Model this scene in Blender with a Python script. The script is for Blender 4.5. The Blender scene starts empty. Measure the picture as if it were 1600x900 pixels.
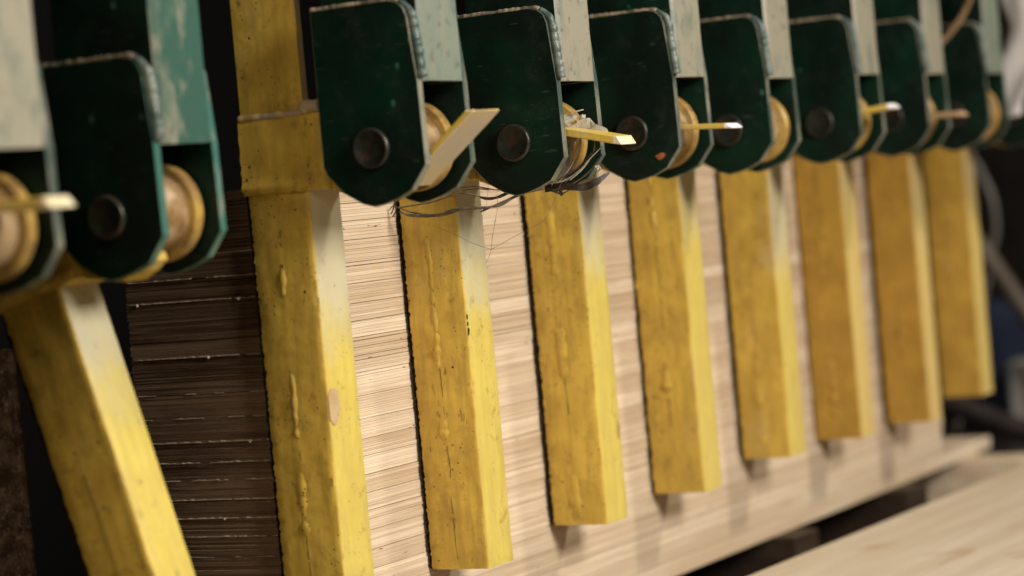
import bpy, bmesh, math, random
from mathutils import Vector, Matrix, noise

random.seed(7)
scene = bpy.context.scene
col = scene.collection
rad = math.radians

# ---------------------------------------------------------------- camera
# World: +X runs along the row of clamps (away), D = -Y is outward from the front face of the stack, Z up.
cam_data = bpy.data.cameras.new("camera")
cam = bpy.data.objects.new("camera", cam_data)
col.objects.link(cam)
_r, _u, _b = ((0.470921, -0.877665, -0.089089), (0.071547, -0.062658, 0.995467), (-0.879269, -0.475161, 0.033287))
m = Matrix(((_r[0], _u[0], _b[0]), (_r[1], _u[1], _b[1]), (_r[2], _u[2], _b[2]))).to_4x4()
m.translation = Vector((-1.49054, -1.00426, 0.27182))
cam.matrix_world = m
cam_data.sensor_width = 36
cam_data.lens = 91.4
cam_data.clip_start = 0.02
cam_data.clip_end = 60
cam_data.dof.use_dof = True
cam_data.dof.focus_distance = 1.90
cam_data.dof.aperture_fstop = 4.2
scene.camera = cam

# ---------------------------------------------------------------- light
world = bpy.data.worlds.new("World")
scene.world = world
world.use_nodes = True
bg = world.node_tree.nodes["Background"]
bg.inputs[0].default_value = (1.0, 0.78, 0.55, 1)
bg.inputs[1].default_value = 0.03

def area_light(name, loc, target, size, power, color, size_y=None):
    d = bpy.data.lights.new(name, 'AREA')
    d.energy = power
    d.color = color
    d.shape = 'RECTANGLE'
    d.size = size
    d.size_y = size_y or size
    o = bpy.data.objects.new(name, d)
    o.location = loc
    o.rotation_euler = (Vector(target) - Vector(loc)).to_track_quat('-Z', 'Y').to_euler()
    col.objects.link(o)
    return o

area_light("front_lamp", (-0.25, -1.8, 1.05), (0.3, 0, 0.1), 0.6, 51, (1.0, 0.95, 0.87))
area_light("far_window_lamp", (1.75, -1.6, 1.9), (0.75, 0, 0.1), 0.25, 34, (1.0, 0.93, 0.80))
area_light("side_lamp", (-1.45, -0.62, 0.85), (0.25, 0, 0.1), 0.6, 7.0, (1.0, 0.82, 0.58))

scene.view_settings.view_transform = 'Standard'
scene.view_settings.look = 'None'
scene.view_settings.exposure = 0.0
scene.view_settings.gamma = 1.0
scene.view_settings.use_curve_mapping = False
scene.cycles.use_denoising = True

# ---------------------------------------------------------------- node material helpers
class NT:
    def __init__(self, name):
        self.m = bpy.data.materials.new(name)
        self.m.use_nodes = True
        self.t = self.m.node_tree
        self.b = self.t.nodes["Principled BSDF"]
        tc = self.t.nodes.new("ShaderNodeTexCoord")
        oi = self.t.nodes.new("ShaderNodeObjectInfo")
        mul = self.t.nodes.new("ShaderNodeMath"); mul.operation = 'MULTIPLY'
        mul.inputs[1].default_value = 37.0
        self.l(oi.outputs["Random"], mul.inputs[0])
        add = self.t.nodes.new("ShaderNodeVectorMath"); add.operation = 'ADD'
        self.l(tc.outputs["Object"], add.inputs[0]); self.l(mul.outputs[0], add.inputs[1])
        self.obj = tc.outputs["Object"]
        self.co = add.outputs[0]
        self.rnd = oi.outputs["Random"]
    def l(self, a, b):
        self.t.links.new(a, b)
    def scaled(self, v, src=None):
        n = self.t.nodes.new("ShaderNodeVectorMath"); n.operation = 'MULTIPLY'
        self.l(src or self.co, n.inputs[0]); n.inputs[1].default_value = v
        return n.outputs[0]
    def noise(self, scale, detail=4, rough=0.55, vec=None):
        n = self.t.nodes.new("ShaderNodeTexNoise")
        n.inputs["Scale"].default_value = scale
        n.inputs["Detail"].default_value = detail
        n.inputs["Roughness"].default_value = rough
        self.l(vec or self.co, n.inputs["Vector"])
        return n.outputs[0]
    def voronoi(self, scale, vec=None):
        n = self.t.nodes.new("ShaderNodeTexVoronoi")
        n.inputs["Scale"].default_value = scale
        self.l(vec or self.co, n.inputs["Vector"])
        return n.outputs["Distance"]
    def ramp(self, v, a, b, lo=0.0, hi=1.0):
        n = self.t.nodes.new("ShaderNodeMapRange")
        n.inputs[1].default_value = a; n.inputs[2].default_value = b
        n.inputs[3].default_value = lo; n.inputs[4].default_value = hi
        self.l(v, n.inputs[0])
        return n.outputs[0]
    def math(self, op, a, b):
        n = self.t.nodes.new("ShaderNodeMath"); n.operation = op
        for i, x in enumerate((a, b)):
            if isinstance(x, (int, float)): n.inputs[i].default_value = x
            else: self.l(x, n.inputs[i])
        return n.outputs[0]
    def mix(self, f, a, b):
        n = self.t.nodes.new("ShaderNodeMix"); n.data_type = 'RGBA'
        for i, x in ((0, f), (6, a), (7, b)):
            if isinstance(x, (int, float)): n.inputs[i].default_value = x
            elif isinstance(x, tuple): n.inputs[i].default_value = (*x, 1)
            else: self.l(x, n.inputs[i])
        return n.outputs[2]
    def attr(self, name):
        n = self.t.nodes.new("ShaderNodeAttribute"); n.attribute_name = name
        return n.outputs["Fac"]
    def sep(self, v):
        n = self.t.nodes.new("ShaderNodeSeparateXYZ"); self.l(v, n.inputs[0])
        return n.outputs
    def bump(self, h, strength, dist):
        n = self.t.nodes.new("ShaderNodeBump")
        n.inputs["Strength"].default_value = strength
        n.inputs["Distance"].default_value = dist
        self.l(h, n.inputs["Height"])
        self.l(n.outputs[0], self.b.inputs["Normal"])
    def out(self, c, rough=0.5, metal=0.0, spec=0.5):
        if isinstance(c, tuple): self.b.inputs["Base Color"].default_value = (*c, 1)
        else: self.l(c, self.b.inputs["Base Color"])
        if isinstance(rough, (int, float)): self.b.inputs["Roughness"].default_value = rough
        else: self.l(rough, self.b.inputs["Roughness"])
        self.b.inputs["Metallic"].default_value = metal
        self.b.inputs["Specular IOR Level"].default_value = spec
        return self.m

def yellow(name, light, dark, grime, front=False):
    n = NT(name)
    big = n.noise(28, 5, 0.6)
    streak = n.noise(1.0, 5, 0.6, n.scaled((160, 160, 22)))
    c = n.mix(n.ramp(big, 0.38, 0.66), dark, light)
    c = n.mix(n.ramp(streak, 0.42, 0.68, 0, 0.6), c, grime)
    olive = n.noise(46, 6, 0.7)
    c = n.mix(n.ramp(olive, 0.50, 0.66, 0, 0.22 if front else 0.6), c, grime)
    pale = n.noise(17, 4, 0.6, n.scaled((1, 1, .6)))
    c = n.mix(n.ramp(pale, 0.60, 0.76, 0, 0.55), c, (0.58, 0.45, 0.24))
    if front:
        # pale grey blended in towards the top, under the collar
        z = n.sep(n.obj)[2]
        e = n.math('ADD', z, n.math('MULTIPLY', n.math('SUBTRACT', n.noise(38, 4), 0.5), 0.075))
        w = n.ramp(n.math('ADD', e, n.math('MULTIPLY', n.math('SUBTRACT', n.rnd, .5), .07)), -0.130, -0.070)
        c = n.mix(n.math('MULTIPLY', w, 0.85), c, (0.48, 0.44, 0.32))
    smear = n.noise(70, 6, 0.65)
    c = n.mix(n.ramp(smear, 0.60, 0.72, 0, 0.55), c, (0.16, 0.10, 0.02))
    ob = n.t.nodes.new("ShaderNodeAttribute"); ob.attribute_type = 'OBJECT'; ob.attribute_name = 'far_dim'
    c = n.mix(n.math('MULTIPLY', ob.outputs["Fac"], 0.75), c, n.mix(n.ramp(big, .35, .65), (0.30, 0.155, 0.022), (0.42, 0.23, 0.034)) if not front else (0.62, 0.45, 0.17))  # light fall-off along the row mixed in as browner paint
    # chipped pits
    mask = n.ramp(n.noise(22, 2), 0.50, 0.60)
    pit = n.math('MULTIPLY', n.ramp(n.voronoi(230), 0.19, 0.10), mask)
    pit2 = n.ramp(n.voronoi(70), 0.085, 0.05)
    scuff = n.noise(1.0, 6, .7, n.scaled((150, 150, 60)))
    c = n.mix(n.math('MULTIPLY', n.ramp(scuff, .60, .66, 0, .15 if front else .75), n.ramp(n.noise(16, 2), .47, .58)), c, (0.10, 0.06, 0.02))
    p = n.math('MAXIMUM', pit, n.math('MULTIPLY', pit2, n.ramp(n.noise(30, 2), .42, .5)))
    c = n.mix(n.math('MULTIPLY', p, .35) if front else p, c, (0.025, 0.014, 0.008))
    h = n.math('SUBTRACT', n.math('ADD', n.math('MULTIPLY', big, 0.8), n.math('MULTIPLY', n.noise(240, 4), 0.18)), n.math('MULTIPLY', p, 0.5))
    n.bump(h, 0.5, 0.0016)
    return n.out(c, n.ramp(smear, .3, .7, 0.36, 0.58), 0, 0.4)

M = {}
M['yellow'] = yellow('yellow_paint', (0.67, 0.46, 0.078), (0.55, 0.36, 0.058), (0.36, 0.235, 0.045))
M['yellow_front'] = yellow('yellow_paint_lit_front', (0.62, 0.50, 0.105), (0.57, 0.44, 0.09), (0.48, 0.36, 0.095), True)  # same paint, more lemon: cooler front light put into the base colour

def plain(name, a, b, scale, rough=0.5, bump=0.3, dist=0.001, metal=0.0, spec=0.5, lo=.4, hi=.62):
    n = NT(name)
    v = n.noise(scale, 5, 0.6)
    n.bump(n.noise(scale * 4, 4), bump, dist)
    return n.out(n.mix(n.ramp(v, lo, hi), a, b), rough, metal, spec)

M['crack'] = plain('dark_crack', (0.05, 0.03, 0.008), (0.10, 0.06, 0.01), 90)
M['gap_shade'] = plain('dark_gap_shade', (0.0030, 0.0020, 0.0015), (0.008, 0.005, 0.003), 60, .9, .3, .001, 0, .1)  # near black, paints the shade in the gap behind the bars
M['patch'] = plain('bare_tan_patch', (0.50, 0.36, 0.20), (0.42, 0.29, 0.15), 90)
M['torn_paint'] = plain('torn_pale_bead', (0.40, 0.31, 0.23), (0.50, 0.36, 0.10), 60)
# green plate: near black gloss paint with dust, scratches and chips
def green():
    n = NT('dark_green_paint')
    v = n.noise(14, 4)
    c = n.mix(n.ramp(v, .42, .65), (0.0022, 0.0085, 0.0058), (0.0022, 0.0200, 0.0110))
    dust = n.noise(45, 6, 0.7)
    c = n.mix(n.ramp(dust, .54, .80, 0, .35), c, (0.030, 0.040, 0.030))
    fine = n.math('MULTIPLY', n.ramp(n.voronoi(420), .16, .09), n.ramp(n.noise(30, 4, .6), .52, .66))
    c = n.mix(n.math('MULTIPLY', fine, .6), c, (0.09, 0.13, 0.11))
    scr = n.noise(1.0, 4, .6, n.scaled((20, 60, 420)))
    c = n.mix(n.ramp(scr, .64, .72, 0, .45), c, (0.06, 0.085, 0.07))
    chip = n.math('MULTIPLY', n.ramp(n.voronoi(62, n.scaled((1, 1, .7))), .13, .08), n.ramp(n.noise(22, 2), .52, .60))
    c = n.mix(n.math('MULTIPLY', chip, .8), c, (0.05, 0.13, 0.105))
    n.bump(n.math('ADD', v, n.math('MULTIPLY', dust, .35)), .25, .0012)
    return n.out(c, n.ramp(dust, .3, .7, .30, .55), 0, .22)
M['green'] = green()
def worn(name, pale, teal, lo, hi):
    n = NT(name)
    v = n.noise(1.0, 5, .6, n.scaled((34, 34, 17)))
    c = n.mix(n.ramp(v, lo, hi), pale, teal)
    w = n.noise(1.0, 5, .6, n.scaled((70, 70, 30)))
    c = n.mix(n.ramp(w, .54, .66, 0, .75), c, (0.23, 0.215, 0.16))
    d = n.noise(120, 5, .65)
    c = n.mix(n.ramp(d, .57, .70, 0, .65), c, (0.06, 0.065, 0.05))
    n.bump(n.math('ADD', w, n.math('MULTIPLY', d, .4)), .35, .0012)
    return n.out(c, .42, 0, .5)
M['arm_pale'] = worn('worn_pale_green_paint', (0.18, 0.205, 0.16), (0.11, 0.155, 0.13), .50, .70)
M['arm_teal'] = worn('worn_teal_paint', (0.030, 0.085, 0.064), (0.15, 0.165, 0.125), .50, .68)
M['arm_tan'] = worn('worn_tan_paint', (0.27, 0.25, 0.185), (0.13, 0.16, 0.13), .52, .70)
M['edge'] = worn('rubbed_plate_edge', (0.05, 0.075, 0.06), (0.21, 0.20, 0.15), .45, .6)
M['edge_teal'] = worn('rubbed_teal_edge', (0.035, 0.12, 0.095), (0.16, 0.20, 0.17), .55, .7)
M['bead_tan'] = plain('rubbed_weld_tan', (0.12, 0.10, 0.07), (0.36, 0.28, 0.19), 70, .5, .5)
M['bead_teal'] = plain('rubbed_weld_teal', (0.035, 0.065, 0.056), (0.15, 0.17, 0.145), 60, .4, .6)
def pin_mat():
    n = NT('rusty_pin_head')
    v = n.noise(130, 5, .65)
    c = n.mix(n.ramp(v, .45, .66), (0.008, 0.012, 0.009), (0.026, 0.026, 0.019))
    c = n.mix(n.ramp(n.noise(90, 4, .6), .54, .66, 0, .75), c, (0.055, 0.022, 0.013))
    n.bump(v, .4, .001)
    return n.out(c, .45, .3, .5)
M['pin'] = pin_mat()
M['hub'] = plain('hub_worn_tan', (0.36, 0.245, 0.13), (0.20, 0.115, 0.04), 45, .36, .35, .001, 0, .5, .45, .60)
M['flange'] = plain('flange_yellow', (0.46, 0.29, 0.065), (0.24, 0.14, 0.05), 70, .4)
M['lever'] = plain('lever_yellow', (0.66, 0.45, 0.06), (0.60, 0.45, 0.18), 50, .4)
M['bare'] = plain('lever_bare_underside', (0.52, 0.43, 0.30), (0.60, 0.46, 0.22), 40, .4)
M['lever_tip'] = plain('lever_bare_tip', (0.62, 0.52, 0.30), (0.72, 0.64, 0.44), 80, .4)
M['lever_brown'] = plain('lever_dull_brown', (0.30, 0.19, 0.10), (0.42, 0.27, 0.14), 50, .5)
M['white_tip'] = plain('lever_white_tip', (0.85, 0.85, 0.82), (0.9, 0.9, 0.9), 50, .35)

M['pin_rim'] = plain('lit_pin_rim', (0.055, 0.045, 0.032), (0.016, 0.015, 0.011), 60, .35, .3, .001, .3)  # lighter ring, paints the highlight along the pin head's rim
def veneer_mat():
    n = NT('pale_veneer_edges')
    t = n.attr('tone')
    s = n.noise(1.0, 5, .6, n.scaled((6, 60, 340)))
    s2 = n.noise(1.0, 4, .6, n.scaled((20, 60, 1000)))
    c = n.mix(t, (0.58, 0.43, 0.285), (0.80, 0.655, 0.49))
    c = n.mix(n.ramp(s, .50, .70, 0, .5), c, (0.46, 0.315, 0.195))
    broad = n.noise(1.0, 3, .5, n.scaled((7, 30, 75)))
    c = n.mix(n.ramp(broad, .48, .72, 0, .5), c, (0.47, 0.335, 0.205))
    c = n.mix(n.ramp(s2, .54, .70, 0, .45), c, (0.80, 0.67, 0.52))
    speck = n.math('MULTIPLY', n.ramp(n.noise(1.0, 2, .5, n.scaled((60, 60, 330))), .73, .77), 1.0)
    c = n.mix(speck, c, (0.09, 0.045, 0.02))
    n.bump(n.math('ADD', s, s2), .3, .0008)
    return n.out(c, .65, 0, .25)
M['veneer'] = veneer_mat()
def endgrain():
    n = NT('dark_end_grain')
    t = n.attr('tone')
    s = n.noise(1.0, 5, .65, n.scaled((60, 16, 420)))
    b = n.noise(1.0, 4, .6, n.scaled((60, 9, 48)))
    c = n.mix(t, (0.080, 0.044, 0.024), (0.20, 0.125, 0.074))
    c = n.mix(n.ramp(s, .50, .70, 0, .6), c, (0.21, 0.14, 0.095))
    c = n.mix(n.ramp(b, .50, .66, 0, .7), c, (0.035, 0.018, 0.011))
    thin = n.noise(1.0, 3, .6, n.scaled((60, 7, 1500)))
    c = n.mix(n.ramp(thin, .52, .64, 0, .55), c, (0.27, 0.19, 0.13))
    n.bump(s, .5, .001)
    return n.out(c, .8, 0, .15)
M['end'] = endgrain()
M['glue'] = plain('dried_pale_glue', (0.36, 0.28, 0.21), (0.60, 0.50, 0.40), 160, .6, .5)
def plank(name, a, b, k):
    n = NT(name)
    s = n.noise(1.0, 5, .6, n.scaled((3, 40, 60)))
    kn = n.noise(1.0, 3, .5, n.scaled((9, 22, 22)))
    c = n.mix(n.ramp(s, .40, .66), a, b)
    c = n.mix(n.ramp(kn, .62, .74, 0, .6), c, k)
    n.bump(s, .25, .001)
    return n.out(c, .6, 0, .3)
M['plank'] = plank('planed_pale_wood', (0.50, 0.41, 0.30), (0.57, 0.49, 0.385), (0.38, 0.26, 0.155))
M['base'] = plank('base_board_wood', (0.56, 0.42, 0.28), (0.70, 0.58, 0.43), (0.42, 0.27, 0.15))
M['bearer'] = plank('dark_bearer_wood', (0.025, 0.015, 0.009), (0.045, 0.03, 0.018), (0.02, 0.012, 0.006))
def rust():
    n = NT('speckled_rusty_steel')
    v = n.noise(70, 6, .7)
    w = n.noise(190, 4, .7)
    c = n.mix(n.ramp(v, .42, .62), (0.10, 0.06, 0.04), (0.32, 0.21, 0.15))
    c = n.mix(n.ramp(w, .56, .68, 0, .8), c, (0.60, 0.52, 0.44))
    n.bump(v, .5, .002)
    return n.out(c, .75, 0, .3)
M['rust'] = rust()
M['dark'] = plain('dark_workshop_wall', (0.002, 0.0014, 0.001), (0.004, 0.003, 0.002), 3, .8)
M['farwall'] = plain('brown_workshop_wall', (0.010, 0.007, 0.005), (0.06, 0.045, 0.034), 2.2, .8)
M['floor'] = plain('dark_concrete', (0.018, 0.013, 0.010), (0.03, 0.022, 0.016), 4, .8)
M['blackpipe'] = plain('dark_steel', (0.012, 0.009, 0.008), (0.035, 0.025, 0.02), 12, .45)
M['white'] = plain('white_cloth', (0.52, 0.49, 0.46), (0.60, 0.57, 0.54), 20, .8)
M['offwhite'] = plain('dull_white_plastic', (0.34, 0.32, 0.29), (0.42, 0.40, 0.37), 12, .6)
M['grey'] = plain('grey_plastic', (0.13, 0.12, 0.105), (0.20, 0.185, 0.16), 10, .6)
M['tan'] = plain('tan_wooden_pole', (0.09, 0.065, 0.045), (0.13, 0.10, 0.07), 12, .6)
M['blue'] = plain('dark_blue_cloth', (0.010, 0.014, 0.035), (0.02, 0.03, 0.07), 10, .8)
M['greenbit'] = plain('bright_green_plastic', (0.02, 0.12, 0.05), (0.03, 0.17, 0.07), 10, .5)
M['twine'] = plain('dry_grey_twine', (0.07, 0.055, 0.035), (0.20, 0.165, 0.11), 150, .7, .5)
M['hair'] = plain('thin_fibre', (0.14, 0.10, 0.06), (0.22, 0.16, 0.10), 100, .6)
M['strap'] = plain('torn_pale_strap', (0.25, 0.22, 0.155), (0.40, 0.355, 0.27), 110, .6, .5)
M['strap_dark'] = plain('torn_dark_strap', (0.020, 0.014, 0.010), (0.06, 0.045, 0.03), 90, .45, .4)
M['rustspot'] = plain('orange_rust_spot', (0.28, 0.07, 0.015), (0.36, 0.12, 0.03), 300, .7)

# ---------------------------------------------------------------- mesh helpers (points given as x, D, z; y = -D)
def P(x, d, z): return (x, -d, z)

def build(name, bm, mats, parent=None, smooth=False, kind=None, normals=True):
    if normals: bmesh.ops.recalc_face_normals(bm, faces=bm.faces)
    me = bpy.data.meshes.new(name)
    bm.to_mesh(me); bm.free()
    for x in (mats if isinstance(mats, (list, tuple)) else [mats]): me.materials.append(x)
    if smooth:
        for p in me.polygons: p.use_smooth = True
    o = bpy.data.objects.new(name, me)
    col.objects.link(o)
    if parent: o.parent = parent
    if kind: o['kind'] = kind
    return o

def thing(name, label, cat, loc=(0, 0, 0), group=None):
    o = bpy.data.objects.new(name, None)
    o.empty_display_size = .02
    o.location = loc
    col.objects.link(o)
    return tag(o, label, cat, group)

def tag(o, label, cat, group=None):
    o['label'] = label; o['category'] = cat
    if group: o['group'] = group
    return o

def add_box(bm, x0, x1, d0, d1, z0, z1, bevel=0.0, slot=0, seg=2):
    vs = [bm.verts.new(P(x, d, z)) for x in (x0, x1) for d in (d0, d1) for z in (z0, z1)]
    fs = [bm.faces.new([vs[i] for i in q]) for q in ((0, 1, 3, 2), (4, 6, 7, 5), (0, 4, 5, 1), (2, 3, 7, 6), (0, 2, 6, 4), (1, 5, 7, 3))]
    for f in fs: f.material_index = slot
    if bevel:
        es = list({e for f in fs for e in f.edges})
        r = bmesh.ops.bevel(bm, geom=es, offset=bevel, segments=seg, affect='EDGES', profile=.5)
        for f in r['faces']: f.material_index = slot
    return fs

def add_prism(bm, pts, x0, x1, rim_slot=1, bevel=0.0008, cap_slot=0):
    """outline in (D, z) extruded along x"""
    a = [bm.verts.new(P(x0, d, z)) for d, z in pts]
    b = [bm.verts.new(P(x1, d, z)) for d, z in pts]
    n = len(pts)
    f1 = bm.faces.new(a); f2 = bm.faces.new(b[::-1])
    f1.material_index = f2.material_index = cap_slot
    rim = []
    for i in range(n):
        f = bm.faces.new((a[i], b[i], b[(i + 1) % n], a[(i + 1) % n])); f.material_index = rim_slot; rim.append(f)
    if bevel:
        es = list(set(f1.edges) | set(f2.edges))
        r = bmesh.ops.bevel(bm, geom=es, offset=bevel, segments=2, affect='EDGES', profile=.5)
        for f in r['faces']: f.material_index = rim_slot

def add_tube(bm, pts, radii, seg=8, slot=0, caps=True, flat=1.0):
    pts = [Vector(P(*p)) for p in pts]
    n = len(pts)
    if isinstance(radii, (int, float)): radii = [radii] * n
    rings = []
    prev = None
    for i, p in enumerate(pts):
        t = (pts[min(i + 1, n - 1)] - pts[max(i - 1, 0)]).normalized()
        u = t.orthogonal().normalized() if prev is None else (prev - t * prev.dot(t)).normalized()
        prev = u
        v = t.cross(u)
        rings.append([bm.verts.new(p + (u * math.cos(a) * flat + v * math.sin(a)) * radii[i]) for a in [2 * math.pi * k / seg for k in range(seg)]])
    for i in range(n - 1):
        for k in range(seg):
            f = bm.faces.new((rings[i][k], rings[i][(k + 1) % seg], rings[i + 1][(k + 1) % seg], rings[i + 1][k]))
            f.material_index = slot; f.smooth = True
    if caps:
        for r, q in ((rings[0], -1), (rings[-1], 1)):
            f = bm.faces.new(r[::q]); f.material_index = slot

def add_lathe(bm, prof, seg=48, slots=None, cd=0, cz=0):
    """profile (x, r) turned round the X axis"""
    rings = []
    for x, r in prof:
        if r < 1e-6: rings.append([bm.verts.new(P(x, cd, cz))])
        else: rings.append([bm.verts.new(P(x, cd + r * math.cos(a), cz + r * math.sin(a))) for a in [2 * math.pi * k / seg for k in range(seg)]])
    for i in range(len(prof) - 1):
        a, b = rings[i], rings[i + 1]
        for k in range(seg):
            k2 = (k + 1) % seg
            if len(a) == 1: f = bm.faces.new((a[0], b[k], b[k2]))
            elif len(b) == 1: f = bm.faces.new((a[k], b[0], a[k2]))
            else: f = bm.faces.new((a[k], b[k], b[k2], a[k2]))
            f.material_index = slots[i] if slots else 0
            f.smooth = True

def spline(pts, n=6):
    """Catmull-Rom through points"""
    out = []
    m = len(pts)
    V = [Vector(p) for p in pts]
    for i in range(m - 1):
        p0, p1, p2, p3 = V[max(i - 1, 0)], V[i], V[i + 1], V[min(i + 2, m - 1)]
        for k in range(n):
            t = k / n
            out.append(0.5 * ((2 * p1) + (p2 - p0) * t + (2 * p0 - 5 * p1 + 4 * p2 - p3) * t * t + (3 * p1 - p0 - 3 * p2 + p3) * t ** 3))
    out.append(V[-1])
    return [tuple(p) for p in out]

def add_ribbon(bm, pts, width, wdir, slot=0, thick=0.0004, n=6, taper=True):
    pts = spline(pts, n)
    wv = Vector(wdir).normalized()
    N = len(pts)
    rows = []
    for i, p in enumerate(pts):
        q = Vector(p)
        t = (Vector(pts[min(i + 1, N - 1)]) - Vector(pts[max(i - 1, 0)])).normalized()
        w = (wv - t * wv.dot(t)).normalized()
        nrm = t.cross(w)
        k = i / (N - 1)
        s = width * .5 * ((min(1, 4 * k + .35) * min(1, 4 * (1 - k) + .2)) if taper else 1) * (1 + .25 * noise.noise(q * 160))
        off = nrm * .0012 * noise.noise(q * 120)
        rows.append([bm.verts.new(P(*(q + w * a * s + nrm * b * thick + off))) for a, b in ((-1, -1), (1, -1), (1, 1), (-1, 1))])
    for i in range(N - 1):
        for k in range(4):
            f = bm.faces.new((rows[i][k], rows[i][(k + 1) % 4], rows[i + 1][(k + 1) % 4], rows[i + 1][k])); f.material_index = slot
    bm.faces.new(rows[0]).material_index = slot
    bm.faces.new(rows[-1][::-1]).material_index = slot

# ---------------------------------------------------------------- the room shell
bm = bmesh.new(); add_box(bm, -6, 9, -6, 7, -1.0, -.9)
build('floor', bm, M['floor'], kind='structure')
bm = bmesh.new(); add_box(bm, -6, 9, -2.6, -2.5, -.9, 3)
build('wall_behind', bm, M['dark'], kind='structure')
bm = bmesh.new(); add_box(bm, 5.0, 5.1, -2.5, 7, -.9, 3)
build('wall_far', bm, M['farwall'], kind='structure')

# ---------------------------------------------------------------- laminated timber stack
PITCH = .2
stack = thing('laminated_wood_stack', 'tall pale stack of glued veneer boards with a dark end, held by the yellow bars', 'timber', (0, 0, -.05))
JOINTS = [-.0495, -.035, -.018, -.003, .0125, .0265, .041, .0555, .0685, .0817, .0955, .108, .1225, .1395, .1566, .169, .1825, .1945, .2075, .2220, .2376, .2540, .2680, .2810, .298]
def veneer_board(z0, z1, x0, x1, d0, d1, rng):
    bm = bmesh.new()
    tone = bm.faces.layers.float.new('tone')
    z = z0 + .0001
    board_tone = rng.uniform(.25, .85)
    while z < z1 - .0006:
        h = rng.choice((.0011, .0014, .0018, .0022, .0026, .0031))
        if z + h > z1 - .0008: h = z1 - .0002 - z
        jf = rng.uniform(-.00035, .00035); je = rng.uniform(-.00025, .00025)
        if rng.random() < .06: jf -= .0006
        if rng.random() < .10: je += .0006
        fs = add_box(bm, x0 + je, x1 + rng.uniform(-.004, .004), d0 + rng.uniform(-.001, .001), d1 + jf, z + .00006, z + h - .00011)
        t = min(1, max(0, board_tone + rng.uniform(-.45, .35)))
        for i, f in enumerate(fs):
            f[tone] = t
            f.material_index = 1 if i == 0 else 0
        z += h * (1 if rng.random() > .06 else 1.12)
    bm.normal_update()
    return bm
rng = random.Random(3)
for a, b in zip(JOINTS[:-1], JOINTS[1:]):
    dj = rng.uniform(-.0006, .0006)
    build('board', veneer_board(a + .05, b + .05, (.006 if a < .25 else .085) + rng.uniform(-.0006, .0006), 1.392 + rng.uniform(-.004, .003), -.1165 + rng.uniform(-.0008, .0008), -.0038 + dj, rng), [M['veneer'], M['end']], stack)
# squeezed-out glue along the joints of the dark end
for zj, amt in ((.2376, .5), (.2220, 1.0), (.1825, 1.0), (.1566, .12), (.1395, .2), (.1225, 1.0), (.108, .9), (.0955, .55), (.0817, 1.25), (.0685, .95), (.0555, .6), (.041, .15), (.0125, .4)):
    bm = bmesh.new()
    d = -.114
    seed = rng.uniform(0, 100)
    while d < -.006:
        L = rng.uniform(.02, .08) * min(1.3, amt + .2)
        e = min(d + L, -.005)
        n = max(3, int((e - d) / .0011))
        pts, rr = [], []
        for i in range(n + 1):
            q = d + (e - d) * i / n
            v = noise.noise(Vector((q * 260, seed, 0)))
            v2 = noise.noise(Vector((q * 900, seed, 3)))
            pts.append((.0054 + .0002 * v2, q, zj + .05 + .00035 * v))
            rr.append(max(.00016, (.00044 + .00050 * v + .00035 * v2) * min(1, .5 + amt * .6)) * (1 if 0 < i < n else .4))
        add_tube(bm, pts, rr, 6)
        build('glue_bead', bm, M['glue'], stack, True)
        bm = bmesh.new()
        if amt > .9 and rng.random() < .35:
            q = rng.uniform(d, e)
            bmesh.ops.create_icosphere(bm, subdivisions=1, radius=rng.uniform(.0009, .0015), matrix=Matrix.Translation(P(.0051, q, zj + .05 - .0006)))
            build('glue_drop', bm, M['glue'], stack, True)
            bm = bmesh.new()
        d = e + rng.uniform(.001, .02) * (1.35 - min(1.3, amt))
    bm.free()

# the wider boards under the stack
bm = bmesh.new(); add_box(bm, -.01, 1.395, -.125, -.004, -.0655, -.0500, .001)
o = build('under_board', bm, M['base']); tag(o, 'pale plank directly under the veneer stack, ending flush with it', 'plank')
bm = bmesh.new(); add_box(bm, -.02, 1.565, -.135, -.0035, -.0815, -.0658, .0012)
o = build('base_board', bm, M['base']); tag(o, 'bottom plank sticking out past the far right end of the stack', 'plank')
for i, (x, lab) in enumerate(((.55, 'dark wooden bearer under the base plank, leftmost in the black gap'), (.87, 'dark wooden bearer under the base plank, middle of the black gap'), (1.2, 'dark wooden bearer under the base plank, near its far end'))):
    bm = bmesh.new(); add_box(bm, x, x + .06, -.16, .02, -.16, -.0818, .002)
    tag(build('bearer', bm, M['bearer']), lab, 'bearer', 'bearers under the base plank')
bm = bmesh.new(); add_box(bm, 1.45, 1.51, -.12, .10, -.16, -.0818, .002)
tag(build('bearer', bm, M['base']), 'pale wooden block under the protruding end of the base plank', 'block')
# bed that carries everything
bm = bmesh.new(); add_box(bm, -.3, 1.95, -.2, .06, -.30, -.1602, .004)
tag(build('press_bed', bm, M['blackpipe']), 'black steel press bed in the gap below the stack', 'machine bed')

# pale timber lying in front
fore = thing('foreground_beam', 'wide pale planed timber, blurred, across the lower right corner', 'timber', (0, 0, -.2))
bm = bmesh.new()
add_box(bm, -.4, 2.6, .104, .60, 0, .14, .004, 0, 3)
build('beam_face', bm, M['plank'], fore)
fore.rotation_euler.z = rad(-1.8)
bm = bmesh.new(); add_box(bm, -.3, 2.5, .2, .5, -.9, -.2005, .004)
tag(build('beam_stand', bm, M['blackpipe']), 'dark stand carrying the pale foreground timber', 'stand')

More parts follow.
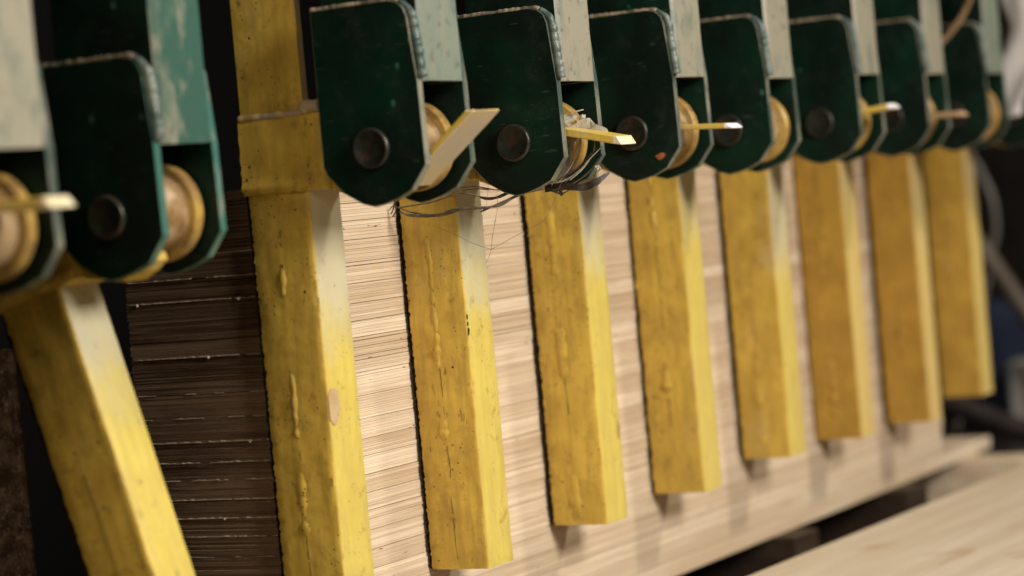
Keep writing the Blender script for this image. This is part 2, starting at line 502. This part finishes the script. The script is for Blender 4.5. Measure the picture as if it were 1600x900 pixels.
# ---------------------------------------------------------------- green brackets
PLATE = [(-.040, .0955), (-.040, -.010), (-.0375, -.0155), (-.0250, -.0285), (-.0120, -.0362), (-.0030, -.0388), (.0040, -.0374), (.0150, -.0352), (.0268, -.0302), (.0395, -.0140), (.0380, .040), (.0345, .084), (.0325, .0900), (.0275, .0945), (.020, .0955)]
def make_bracket(name, label, loc, arm_mat, seed, group='green brackets in the row', rust_spot=False):
    t = thing(name, label, 'bracket', loc, group)
    rg = random.Random(seed)
    # square tube arm, open below
    bm = bmesh.new()
    zb, zt = .041, .42
    def ring(x0, x1, d0, d1, z, w=0):
        c = .0025
        p = [(x0 + c, d0), (x1 - c, d0), (x1, d0 + c), (x1, d1 - c), (x1 - c, d1), (x0 + c, d1), (x0, d1 - c), (x0, d0 + c)]
        return [bm.verts.new(P(x, d, z + w * noise.noise(Vector((x * 180, d * 180, seed))))) for x, d in p]
    ox0, ox1, od0, od1 = .0075, .0595, -.037, .0402
    wl = .0045
    zs = [zb, zb + .001] + [zb + .001 + (zt - zb) * k / 24 for k in range(1, 25)]
    outer = [ring(ox0, ox1, od0, od1, z, .0012 if i < 2 else 0) for i, z in enumerate(zs)]
    inner = [ring(ox0 + wl, ox1 - wl, od0 + wl, od1 - wl, z, .0012 if z < .05 else 0) for z in (zb, zb + .001, zt)]
    def skin(a, b, slots):
        for k in range(8):
            f = bm.faces.new((a[k], a[(k + 1) % 8], b[(k + 1) % 8], b[k])); f.material_index = slots[k]
    sl = [0, 0, 0, 1, 1, 1, 0, 0]
    sl = [0, 0, 0, 0, 1, 1, 0, 0]; sl[3] = 1
    for i in range(len(outer) - 1): skin(outer[i], outer[i + 1], sl)
    for i in range(2): skin(inner[i + 1], inner[i], [0] * 8)
    skin(inner[0], outer[0], [1] * 8)
    skin(outer[-1], inner[-1], [0] * 8)
    build('arm', bm, [M['green'], arm_mat], t)
    for x0 in (0.0, .061):
        bm = bmesh.new(); add_prism(bm, PLATE, x0, x0 + .0065)
        build('side_plate', bm, [M['green'], M['edge_teal'] if seed == 5 else M['edge']], t)
    # weld bead: along the top of the near plate, round the corner and down its front edge
    bm = bmesh.new()
    path = []
    for k in range(60): path.append((-.040 + .062 * k / 59, .0958))
    for k in range(1, 13):
        a = math.pi / 2 * (1 - k / 12); path.append((.022 + .0125 * math.cos(a), .0835 + .0125 * math.sin(a)))
    for k in range(1, 40): path.append((.0345 + .0035 * k / 39, .0835 - .040 * k / 39))
    pts, rr = [], []
    for i, (d, z) in enumerate(path):
        v = noise.noise(Vector((i * .33, seed * 3.1, 0)))
        down = max(0, min(1, (i - 62) / 10))
        rip = .00022 * noise.noise(Vector((i * .9, seed, 7)))
        pts.append((.0018 - .0002 * v + .002 * down, d + .0006 * v + .0022 * down, z + .0004 * v))
        rr.append(.0019 + .0004 * v + rip + .0016 * down)
    ntop = 64
    add_tube(bm, pts[:ntop], rr[:ntop], 8, 0)
    add_tube(bm, pts[ntop - 1:], rr[ntop - 1:], 8, 1)
    build('weld_bead', bm, [M['bead_tan'], M['bead_teal']], t)
    # pin with a wide flat head
    bm = bmesh.new()
    add_lathe(bm, [(.0670, 0), (.0670, .0085), (-.0004, .0085), (-.0004, .0133), (-.0012, .0138), (-.0036, .0138), (-.0044, .0131), (-.0046, .0120), (-.0040, .0110), (-.0040, 0)], 40, [0, 0, 0, 0, 0, 1, 1, 0, 0])
    build('pin', bm, [M['pin'], M['pin_rim']], t)
    if rust_spot:
        bm = bmesh.new()
        n = 14
        vs = [bm.verts.new(P(-.0006, .022 + (.0042 + .001 * math.sin(3 * a)) * math.cos(a), -.0205 + (.0026 + .0008 * math.sin(2 * a)) * math.sin(a))) for a in [2 * math.pi * k / n for k in range(n)]]
        c = bm.verts.new(P(-.0009, .022, -.0205))
        for k in range(n): bm.faces.new((vs[k], vs[(k + 1) % n], c))
        build('rust_spot', bm, M['rustspot'], t)
    return t

# ---------------------------------------------------------------- yellow clamp bars (origin on the pin axis of their bracket)
def make_clamp_bar(name, label, loc, seed, rows=120, bottom=-.316, lever=None, lever_mats=None, group='yellow clamp bars', seam=1.0):
    t = thing(name, label, 'clamp bar', loc, group)
    rg = random.Random(seed)
    X0, X1, D0, D1 = .014, .0540, -.1115, -.0625
    ztop = -.020
    sz = seed * 7.3
    # lower bar
    bm = bmesh.new()
    nf = 12
    rings = []
    for i in range(rows + 1):
        k = i / rows
        z = bottom + (ztop - bottom) * k
        r = []
        jag = .0013 * noise.noise(Vector((z * 420, sz, 1))) + .0009 * noise.noise(Vector((z * 1300, sz, 2)))
        fj = .0002 * noise.noise(Vector((z * 150, sz, 5)))
        c = .0012
        pts = []
        for j in range(nf + 1):
            d = D0 + (D1 - c - D0) * j / nf
            if j == 0: d += jag
            x = X0
            mid = 1 - min(1, abs(j - nf * .45) / (nf * .45))
            x -= .0009 * mid
            x += .0006 * noise.noise(Vector((d * 70, z * 45, sz))) + .0003 * noise.noise(Vector((d * 260, z * 200, sz)))
            if j == 0: x += .0006 + .0005 * noise.noise(Vector((z * 600, sz, 9)))
            pts.append((x, d, 0))
        pts += [(X0 + c * .35, D1 - c * .35 + fj, 0), (X0 + c, D1 + fj, 1)]
        for j in range(1, 5):
            x = X0 + c + (X1 - 2 * c - X0) * j / 4
            pts.append((x, D1 + fj + .0004 * noise.noise(Vector((x * 60, z * 40, sz + 4))), 1))
        pts += [(X1 - c * .35 + fj, D1 - c * .35, 1), (X1 + fj, D1 - c, 1), (X1, D0 + c, 0), (X1 - c, D0, 0)]
        rings.append(([bm.verts.new(P(x, d, z)) for x, d, s in pts], [s for x, d, s in pts]))
    N = len(rings[0][0])
    for i in range(rows):
        a, b = rings[i][0], rings[i + 1][0]
        for j in range(N):
            f = bm.faces.new((a[j], a[(j + 1) % N], b[(j + 1) % N], b[j]))
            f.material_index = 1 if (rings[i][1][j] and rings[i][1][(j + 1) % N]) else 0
            f.smooth = True
    bm.faces.new(rings[0][0]); bm.faces.new(rings[-1][0][::-1])
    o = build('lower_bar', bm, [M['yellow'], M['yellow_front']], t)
    o.data.set_sharp_from_angle(angle=rad(50))
    # dark rough strip added as the shade between the bar and the stack
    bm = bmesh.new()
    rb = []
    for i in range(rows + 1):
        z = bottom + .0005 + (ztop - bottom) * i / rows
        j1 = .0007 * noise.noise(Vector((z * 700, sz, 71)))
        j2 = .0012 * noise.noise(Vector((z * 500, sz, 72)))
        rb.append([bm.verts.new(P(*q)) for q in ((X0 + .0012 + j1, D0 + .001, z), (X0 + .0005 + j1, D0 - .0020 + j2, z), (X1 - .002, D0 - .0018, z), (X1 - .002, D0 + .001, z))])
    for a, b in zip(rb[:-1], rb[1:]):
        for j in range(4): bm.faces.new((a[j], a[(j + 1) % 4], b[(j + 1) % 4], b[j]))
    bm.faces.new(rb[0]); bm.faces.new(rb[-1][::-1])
    build('gap_shade_strip', bm, M['gap_shade'], t)
    # raised weld seam with cracks down the wide face
    dm = D0 + (D1 - D0) * .45
    def seam_at(q):
        return dm + .0016 * noise.noise(Vector((q * 40, sz, 20))) + .0005 * noise.noise(Vector((q * 300, sz, 21)))
    def add_bead(za, zb, hgt, wid):
        bm = bmesh.new()
        n = max(6, int((za - zb) / .0015))
        rws = []
        for i in range(n + 1):
            k = i / n
            q = za + (zb - za) * k
            env = min(1, k * n / 3) * min(1, (1 - k) * n / 3)
            v = noise.noise(Vector((q * 130, sz, 33))); v2 = noise.noise(Vector((q * 380, sz, 34)))
            h = hgt * (.15 + .85 * env) * max(.1, 1 + 1.3 * v + .6 * v2)
            w = wid * (.45 + .55 * env) * (1 + .8 * v)
            c = seam_at(q)
            rws.append([bm.verts.new(P(X0 - .0008 - h * math.cos(a * 1.5), c + w * a, q)) for a in (-1, -.75, -.45, -.15, .15, .45, .75, 1)])
        for a, b in zip(rws[:-1], rws[1:]):
            for j in range(7):
                f = bm.faces.new((a[j], a[j + 1], b[j + 1], b[j])); f.smooth = True
        build('weld_seam', bm, [M['yellow']], t)
    def add_crack(za, zb):
        bm = bmesh.new()
        n = max(4, int((za - zb) / .002))
        pts = [(X0 - .0009, seam_at(za + (zb - za) * i / n) + .0012, za + (zb - za) * i / n) for i in range(n + 1)]
        add_tube(bm, pts, [.00032 * (.6 + .8 * abs(noise.noise(Vector((p[2] * 200, sz, 3))))) for p in pts], 5, 0)
        build('seam_crack', bm, [M['crack']], t)
    z = ztop - .012
    while z > bottom + .02:
        ze = max(z - rg.uniform(.016, .06), bottom + .008)
        u = rg.random()
        if u < .6 * seam: add_bead(z, ze, rg.uniform(.0007, .0013), rg.uniform(.0022, .0042))
        if u < .35 or u > .75: add_crack(z, ze)
        z = ze - rg.uniform(-.003, .006)
    # collar wrapped over the joint
    bm = bmesh.new()
    nz, nd = 16, 16
    def collar_ring(k):
        z = -.0235 + .052 * k / nz
        e = .0
        pts = []
        ex = (.0048 if k in (1, 2) else .0030) if 0 < k < nz else .0018
        for j in range(nd + 1):
            d = -.1135 + .066 * j / nd
            zz = z + (.0012 * noise.noise(Vector((d * 160, sz, 50))) + .0010 * noise.noise(Vector((d * 420, sz, 51))) if k <= 1 or k >= nz - 1 else 0)
            dd = d + (.0010 * noise.noise(Vector((z * 300, sz, 52))) if j in (0, nd) else 0)
            pts.append((X0 - ex + .0009 * noise.noise(Vector((d * 60, z * 60, sz + 7))), dd, zz))
        pts += [(X0 - .001, -.0465, z), (X1 + .001, -.0465, z), (X1 + .003, -.048, z), (X1 + .003, -.1125, z), (X1 + .001, -.1140, z), (X0 - .001, -.1145, z)]
        return [bm.verts.new(P(*p)) for p in pts]
    rs = [collar_ring(k) for k in range(nz + 1)]
    N = len(rs[0])
    for a, b in zip(rs[:-1], rs[1:]):
        for j in range(N):
            f = bm.faces.new((a[j], a[(j + 1) % N], b[(j + 1) % N], b[j])); f.smooth = True
    bm.faces.new(rs[0]); bm.faces.new(rs[-1][::-1])
    o = build('collar', bm, [M['yellow']], t)
    o.data.set_sharp_from_angle(angle=rad(45))
    # pale bead along the collar's upper rim, with the ledge at its outer corner
    bm = bmesh.new()
    pts, rr = [], []
    for i in range(50):
        d = -.1125 + .066 * i / 49
        v = noise.noise(Vector((d * 200, sz, 60)))
        pts.append((X0 - .0016, d, .0295 + .0005 * v + (.0035 if i > 38 else 0) * min(1, (i - 38) / 3)))
        rr.append(.0024 + .0007 * v + (.0022 if i > 38 else 0))
    add_tube(bm, pts, rr, 8)
    build('rim_bead', bm, [M['torn_paint']], t)
    # upper bar running on behind the bracket
    bm = bmesh.new()
    fs = add_box(bm, X0, X0 + .0075, D0 - .0005, D1 + .0016, .0275, .30)
    fs[3].material_index = 1
    build('upper_bar', bm, [M['yellow'], M['torn_paint']], t)
    # neck from the collar to the hub, hub with a flange
    bm = bmesh.new()
    add_prism(bm, [(-.052, -.022), (-.052, .026), (-.01, .0255), (0.0, .024), (0.0, -.030), (-.008, -.0335), (-.02, -.036)], .020, .046, 0, .0012)
    build('neck', bm, [M['yellow']], t)
    bm = bmesh.new()
    add_lathe(bm, [(.0085, .0095), (.0085, .0235), (.0095, .0245), (.0480, .0245), (.0484, .0252), (.0484, .0296), (.0494, .0308), (.0560, .0308), (.0570, .0298), (.0570, .0095)], 56, [0, 0, 0, 0, 1, 1, 1, 1, 1])
    o = build('hub', bm, [M['hub'], M['flange']], t)
    o.data.set_sharp_from_angle(angle=rad(35))
    if lever:
        bare = lever[5] > .4
        x0, x1, d0, L, z0, ang, th = lever
        bm = bmesh.new()
        ca, sa = math.cos(ang), math.sin(ang)
        def lv(x, s, h): return bm.verts.new(P(x, d0 + s * ca - h * sa, z0 + s * sa + h * ca))
        secs = []
        for s, w in ((0, 1), (L * .5, 1), (L * .86, 1), (L * .865, 1), (L - .0008, 1), (L, .9)):
            cx = (x0 + x1) / 2; hw = (x1 - x0) / 2 * w; hh = th / 2 * w; b = min(.0007, hh * .4)
            sk = -.004 if s > L * .87 else 0
            prof = [(-hw + b, -hh), (hw - b, -hh), (hw, -hh + b), (hw, hh - b), (hw - b, hh), (-hw + b, hh), (-hw, hh - b), (-hw, -hh + b)]
            secs.append([lv(cx + x, s + (sk if h > 0 else 0) + .0003 * noise.noise(Vector((s * 200, x * 90, sz))), h + .0003 * noise.noise(Vector((s * 300, x * 200, sz)))) for x, h in prof])
        for i in range(len(secs) - 1):
            for k in range(8):
                f = bm.faces.new((secs[i][k], secs[i][(k + 1) % 8], secs[i + 1][(k + 1) % 8], secs[i + 1][k]))
                f.material_index = 1 if (i >= 3 and not bare) else (2 if (bare and k in (7, 0)) else 0)
        bm.faces.new(secs[0]); bm.faces.new(secs[-1][::-1]).material_index = 0 if bare else 1
        build('lever', bm, (lever_mats or [M['lever'], M['lever_tip']]) + [M['bare']], t)
    return t

PINS = {-1: (-.414, .0700, .2830), 0: (-.214, .0414, .2837), 1: (-.014, .1116, .3147), 2: (.186, .1116, .3140), 3: (.386, .1124, .3171), 4: (.586, .1085, .3165), 5: (.786, .1150, .3190), 6: (.986, .1121, .3204), 7: (1.186, .1105, .3211), 8: (1.386, .1115, .3205)}
BR = {-1: ('green bracket cut off by the left edge with tan worn arm', 'arm_tan'),
      0: ('green bracket with bright teal arm directly above the slanted yellow bar', 'arm_teal'),
      1: ('large dark green bracket overlapping the collar of the corner bar, its lever rising steeply', 'arm_pale'),
      2: ('dark green bracket with grey torn strap wrapped round its hub', 'arm_tan'),
      3: ('dark green bracket with a small orange rust spot beside its lower edge', 'arm_tan'),
      4: ('dark green bracket without any lever, its pin hidden behind a bright metal tip', 'arm_tan'),
      5: ('blurred green bracket with a short lever ending in a white tip', 'arm_tan'),
      6: ('blurred green bracket with a dull brown lever', 'arm_tan'),
      7: ('blurred green bracket just left of the hanging white cloth', 'arm_pale'),
      8: ('blurred green bracket behind the white cloth at the right edge', 'arm_tan')}
for k, (x, d, z) in PINS.items():
    make_bracket('green_bracket', BR[k][0], (x, -d, z), M[BR[k][1]], k + 5, rust_spot=(k == 3))

LEV = {-1: (.014, .036, .028, .048, .006, rad(-8), .0065),
       1: (.012, .050, .012, .0735, -.0255, rad(38), .0042),
       2: (.014, .040, .030, .0500, .0052, rad(-13), .0058),
       3: (.014, .036, .028, .0500, .0015, rad(-3.5), .0040),
       5: (.014, .036, .028, .040, .006, rad(5), .0050),
       6: (.014, .038, .028, .043, -.001, rad(-1), .0050)}
LEVM = {3: [M['lever'], M['white_tip']], 5: [M['lever'], M['white_tip']], 6: [M['lever_brown'], M['lever_brown']]}
BARS = {-1: 'yellow clamp bar cut off by the left edge, showing only its hub and short lever',
        0: 'blurred yellow clamp bar swung outward at a slant in front of the dark stack end',
        1: 'yellow clamp bar at the corner of the stack with its whole collar in view',
        2: 'yellow clamp bar with dark twine lying across its top',
        3: 'yellow clamp bar below the bracket with the torn strap',
        4: 'yellow clamp bar below the bracket with the orange rust spot',
        5: 'yellow clamp bar below the bracket that has no lever',
        6: 'blurred yellow clamp bar below the lever with the white tip',
        7: 'blurred yellow clamp bar at the end of the stack below the dull brown lever',
        8: 'last yellow clamp bar on the right, standing past the end of the stack'}
DZ = {1: 0, 2: -.001, 3: .002, 4: 0, 5: .0055, 6: -.001, 7: -.0075, 8: -.0005}
DD = {1: 0, 2: .0005, 3: .002, 4: 0, 5: .002, 6: -.002, 7: .002, 8: -.003}
for k, lab in BARS.items():
    x, d, z = PINS[k]
    if k > 0:
        bot = -z + DZ[k]
        # bars stand against the stack whatever the small play of their bracket
        loc = (x, -(.1116 + DD[k]) if k > 1 else -d, z)
    else:
        bot, loc = -.3165, (x, -d, z)
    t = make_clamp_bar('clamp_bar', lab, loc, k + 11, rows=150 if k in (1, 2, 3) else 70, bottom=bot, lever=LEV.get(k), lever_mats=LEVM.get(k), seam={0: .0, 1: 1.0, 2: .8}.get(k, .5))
    for ch in t.children: ch['far_dim'] = {4: .15, 5: .25, 6: 1.0, 7: 1.1, 8: .8}.get(k, .0)  # how much dimming is painted into the far bars
    if k in (1, 2):
        for (px, pd, pz, wx, wz, mt) in ((.0195, None, .1432, .0085, .0115, 'patch'),) if k == 1 else ((.0150, None, .1885, .0011, .0018, 'crack'), (.0152, None, .1835, .0012, .0016, 'crack'), (.0156, None, .1785, .0013, .0024, 'crack'), (.0152, None, .1760, .0010, .0012, 'crack')):
            bm = bmesh.new()
            n = 18
            ring = []
            for a in [2 * math.pi * q / n for q in range(n)]:
                w = 1 + .5 * noise.noise(Vector((math.cos(a) * 1.3, math.sin(a) * 1.3, pz * 99)))
                ring.append((px + wx * w * math.cos(a), -.0621, pz - z + wz * w * math.sin(a) + .25 * wx * w * math.cos(a)))
            vs = [bm.verts.new(P(max(.0146, q[0]), q[1] + .0001, q[2])) for q in ring]
            c = bm.verts.new(P(max(px, .0148), -.0618, pz - z))
            for q in range(n): bm.faces.new((vs[q], vs[(q + 1) % n], c))
            build('bare_patch' if mt == 'patch' else 'paint_chip', bm, M[mt], t)
    if k == 0: t.rotation_euler.x = rad(-16.1)
    if k == -1: t.rotation_euler.x = rad(-8)

# ---------------------------------------------------------------- torn strap and twine
st = thing('torn_strap', 'shredded grey strap tangled round the hub of a green bracket', 'strap', (0, 0, 0))
def ribbon(name, pts, width, wdir, mat, **kw):
    bm = bmesh.new(); add_ribbon(bm, pts, width, wdir, 0, **kw); return build(name, bm, mat, st)
ribbon('strip', [(.214, .128, .3295), (.216, .1383, .3284), (.222, .1465, .3293)], .006, (.3, .2, 1), M['strap'])
ribbon('strip', [(.228, .1570, .3190), (.224, .1562, .3232), (.220, .1496, .3216), (.216, .1392, .3116), (.212, .133, .3000)], .0085, (.25, .75, -.6), M['strap'])
ribbon('strip', [(.212, .1331, .3129), (.216, .1413, .3197), (.222, .1501, .3227)], .0045, (.2, .5, -.8), M['strap'])
ribbon('strip', [(.214, .1410, .3070), (.214, .1361, .295), (.212, .1303, .2835)], .0038, (.3, 1, 0), M['strap'])
ribbon('strip', [(.217, .1404, .3060), (.216, .1384, .2947), (.213, .1346, .2849)], .0020, (.3, 1, 0), M['strap'])
ribbon('strip', [(.222, .1550, .3190), (.224, .1631, .3191), (.226, .1679, .3162)], .0035, (.3, .3, 1), M['strap'])
ribbon('dark_strip', [(.203, .1240, .2770), (.198, .1382, .2795), (.195, .1492, .2782), (.195, .1603, .2773), (.197, .1698, .2805), (.203, .1772, .2862)], .0055, (.25, .15, 1), M['strap_dark'])
ribbon('dark_strip', [(.214, .1250, .2760), (.206, .1362, .2850), (.206, .1500, .2900), (.21, .159, .2985)], .0035, (.5, .35, .8), M['strap_dark'])
def strands(name, lst, mat, parent, seg=6):
    bm = bmesh.new()
    for pts, r in lst:
        sp = spline(pts, 8)
        add_tube(bm, sp, [r * (.75 + .5 * noise.noise(Vector(p) * 150)) for p in sp], seg)
    return build(name, bm, mat, parent)
strands('fibre', [([(.205, .173, .3058), (.2, .1644, .2975), (.198, .1562, .2899), (.196, .1444, .2834), (.195, .1321, .2819)], .0006)], M['strap'], st)
strands('fibre', [([(.215, .1442, .333), (.218, .1475, .3331), (.222, .1513, .334)], .0006), ([(.216, .1450, .335), (.218, .1480, .331)], .0004)], M['strap'], st)
strands('fibre', [([(.212, .1601, .3016), (.206, .1517, .2923), (.2, .1437, .2871)], .0007), ([(.207, .1500, .2985), (.203, .1462, .290), (.198, .1400, .283)], .0005)], M['strap_dark'], st)
strands('fibre', [([(.224, .158, .314), (.215, .160, .302), (.206, .155, .291), (.200, .146, .283)], .0006), ([(.219, .150, .318), (.214, .148, .305), (.208, .143, .292), (.202, .134, .281)], .0007), ([(.221, .146, .325), (.217, .142, .312), (.211, .137, .297), (.204, .128, .279)], .0005)], M['strap'], st)
strands('fibre', [([(.212, .168, .300), (.205, .160, .288), (.198, .148, .280), (.194, .134, .277)], .0008), ([(.216, .164, .306), (.207, .153, .292), (.199, .142, .281)], .0006), ([(.200, .150, .2785), (.198, .140, .2740), (.197, .132, .2765)], .0006)], M['strap_dark'], st)
for p, r in (((.197, .1389, .2755), .0018), ((.197, .1402, .2735), .0013), ((.207, .1660, .2899), .0022), ((.222, .1500, .3285), .0022)):
    bm = bmesh.new(); bmesh.ops.create_icosphere(bm, subdivisions=2, radius=r, matrix=Matrix.Translation(P(*p)))
    for v in bm.verts: v.co += Vector((noise.noise(v.co * 700), noise.noise(v.co * 700 + Vector((5, 0, 0))), noise.noise(v.co * 700 + Vector((9, 0, 0))))) * r * .7
    build('shred', bm, M['strap'] if p[2] > .28 else M['strap_dark'], st)

tw = thing('dry_twine', 'dark dry twine lying across the tops of two yellow bars, with thin loose hairs', 'twine', (0, 0, 0))
strands('strand', [([(.188, .006, .2744), (.186, .0233, .2753), (.185, .04, .2767), (.184, .0589, .2806), (.184, .0691, .2802), (.185, .0789, .2772), (.187, .0889, .2755), (.191, .0977, .2779), (.198, .112, .281)], .0008)], M['twine'], tw)
strands('strand', [([(.188, .007, .2748), (.187, .016, .2709), (.186, .0292, .2681), (.185, .0446, .2669), (.185, .0531, .2694), (.185, .0675, .2701), (.186, .0826, .2690)], .0007)], M['twine'], tw)
strands('strand', [([(.188, .0078, .2712), (.186, .0169, .2682), (.184, .0354, .2664), (.183, .0499, .2671), (.183, .0624, .2692), (.184, .0786, .2688), (.186, .0949, .2698), (.189, .1054, .2747), (.194, .1125, .2775), (.2, .125, .279)], .0014),
                   ([(.187, .020, .2674), (.185, .0354, .2657), (.184, .0499, .2664), (.184, .0624, .2687), (.185, .0750, .2684)], .0010),
                   ([(.187, .030, .2668), (.183, .0420, .2672), (.182, .0530, .2676), (.183, .0680, .2698)], .0007)], M['twine'], tw)
strands('strand', [([(.186, .0778, .266), (.186, .0877, .2690), (.187, .0981, .2725), (.19, .1095, .2765)], .0009)], M['twine'], tw)
strands('strand', [([(.188, .0618, .2851), (.188, .074, .285), (.188, .0829, .283), (.19, .0928, .2808), (.195, .106, .282)], .0006), ([(.188, .0640, .283), (.188, .075, .2832), (.189, .0850, .2815)], .0005)], M['twine'], tw)
strands('strand', [([(.185, .0789, .2768), (.185, .0848, .275), (.187, .0929, .2756), (.19, .1, .2780)], .0013)], M['strap_dark'], tw)
strands('hair', [([(.182, .0948, .2775), (.181, .0948, .2678), (.18, .0893, .2479), (.18, .0866, .2366), (.18, .0817, .2281)], .00022)], M['hair'], tw, 5)
strands('hair', [([(.181, .0400, .2590), (.18, .0596, .2501), (.18, .0702, .2444), (.18, .0858, .2384), (.18, .0899, .239), (.18, .1087, .2465), (.182, .1314, .2558), (.186, .1374, .2662), (.19, .1449, .283)], .00020)], M['hair'], tw, 5)
strands('hair', [([(.185, .087, .2859), (.184, .0846, .272), (.183, .0804, .2608), (.183, .0809, .251)], .00015)], M['hair'], tw, 5)
strands('curl', [([(.19, -.0012, .2702), (.189, .0019, .2745), (.189, .0028, .2776), (.189, .0045, .2734), (.19, .0002, .2683)], .0006), ([(.19, -.003, .273), (.189, .0025, .2765), (.189, .006, .274)], .0005)], M['strap_dark'], tw)

# ---------------------------------------------------------------- left: rusty post
bm = bmesh.new(); add_box(bm, .1, .108, -.42, -.302, -.9, .192, .003)
tag(build('rusty_post', bm, M['rust']), 'speckled rusty steel post behind the slanted yellow bar at the lower left', 'post')

# ---------------------------------------------------------------- right: white cloth, hose, background clutter
bm = bmesh.new()
cl = [(1.40, .118, .50, .020), (1.40, .1257, .448, .020), (1.40, .1321, .4182, .019), (1.40, .1230, .3903, .020), (1.40, .1100, .3628, .019), (1.395, .1010, .3344, .017), (1.39, .0990, .316, .011)]
pts = spline([c[:3] for c in cl], 6); ws = [cl[min(int(i / 6), len(cl) - 1)][3] for i in range(len(pts))]
rows = []
for i, p in enumerate(pts):
    r = []
    for j in range(9):
        a = j / 8 - .5
        fold = .004 * math.sin(j * .9 + i * .15)
        r.append((p[0] - .03 + fold, p[1] + .012 + a * ws[i] * 2.4, p[2] + .003 * noise.noise(Vector((a * 9, i * .3, 0)))))
    rows.append(r)
top = [[bm.verts.new(P(*q)) for q in r] for r in rows]
bot = [[bm.verts.new(P(q[0] + .0012, q[1], q[2])) for q in r] for r in rows]
for i in range(len(rows) - 1):
    for j in range(8):
        bm.faces.new((top[i][j], top[i][j + 1], top[i + 1][j + 1], top[i + 1][j]))
        bm.faces.new((bot[i][j], bot[i + 1][j], bot[i + 1][j + 1], bot[i][j + 1]))
    bm.faces.new((top[i][0], top[i + 1][0], bot[i + 1][0], bot[i][0]))
    bm.faces.new((top[i][8], bot[i][8], bot[i + 1][8], top[i + 1][8]))
o = build('white_cloth', bm, M['white'], smooth=True); tag(o, 'blurred white cloth strip hanging at the upper right corner', 'cloth')
bm = bmesh.new(); add_tube(bm, spline([(1.13, .085, .372), (1.165, .0997, .3908), (1.17, .1207, .4092), (1.165, .1403, .4309), (1.15, .155, .46), (1.14, .16, .56)], 6), .0032, 8)
o = build('brown_hose', bm, M['lever_brown'], smooth=True); tag(o, 'thin brown hose slanting past the weld of a far bracket', 'hose')

bm = bmesh.new(); add_box(bm, 2.0, 3.2, -.75, .2, -.9, -.15, .01)
tag(build('dark_bench', bm, M['blackpipe']), 'dark bench in the blurred background right of the stack', 'bench')
bm = bmesh.new(); add_tube(bm, [(1.9, -.23, -.03), (1.9, -.1726, -.0541), (1.9, -.058, -.1023), (1.9, .06, -.15)], .016, 12)
tag(build('dark_pipe', bm, M['blackpipe'], smooth=True), 'dark round pipe running down to the right behind the last bar', 'pipe')
bm = bmesh.new(); add_tube(bm, spline([(2.3, -.26, .45), (2.3, -.245, .30), (2.3, -.2286, .2563), (2.3, -.2124, .2115), (2.3, -.2106, .163), (2.3, -.2219, .125), (2.3, -.25, .02), (2.3, -.30, -.14)], 6), .005, 8)
tag(build('grey_hose', bm, M['grey'], smooth=True), 'thin pale grey hose curving down behind the last yellow bar', 'hose')
bm = bmesh.new(); add_tube(bm, [(2.2, -.26, .22), (2.2, -.2000, .1380), (2.2, -.1330, .0270), (2.2, -.03, -.145)], .013, 12)
tag(build('tan_pole', bm, M['tan'], smooth=True), 'brown pole leaning diagonally at the right edge', 'pole')
bm = bmesh.new(); add_box(bm, 2.3, 2.36, -.212, -.14, -.15, -.036, .006)
tag(build('white_canister', bm, M['offwhite']), 'blurred white canister standing on the background bench', 'canister')
bm = bmesh.new(); add_box(bm, 2.42, 2.55, -.33, -.12, -.15, .046, .02, 0, 3)
tag(build('blue_sack', bm, M['blue']), 'dark blue sack behind the white canister', 'sack')
gp = thing('plant_stake', 'thin stake with a bright green cap at the right edge', 'stake', P(2.215, -.118, -.15))
bm = bmesh.new(); add_tube(bm, [(0, 0, 0), (0, 0, .305)], .003, 8)
build('rod', bm, M['blackpipe'], gp)
bm = bmesh.new(); add_lathe(bm, [(-.012, 0), (-.010, .010), (-.004, .013), (.004, .013), (.010, .010), (.012, 0)], 20, None, 0, .316)
build('cap', bm, M['greenbit'], gp)
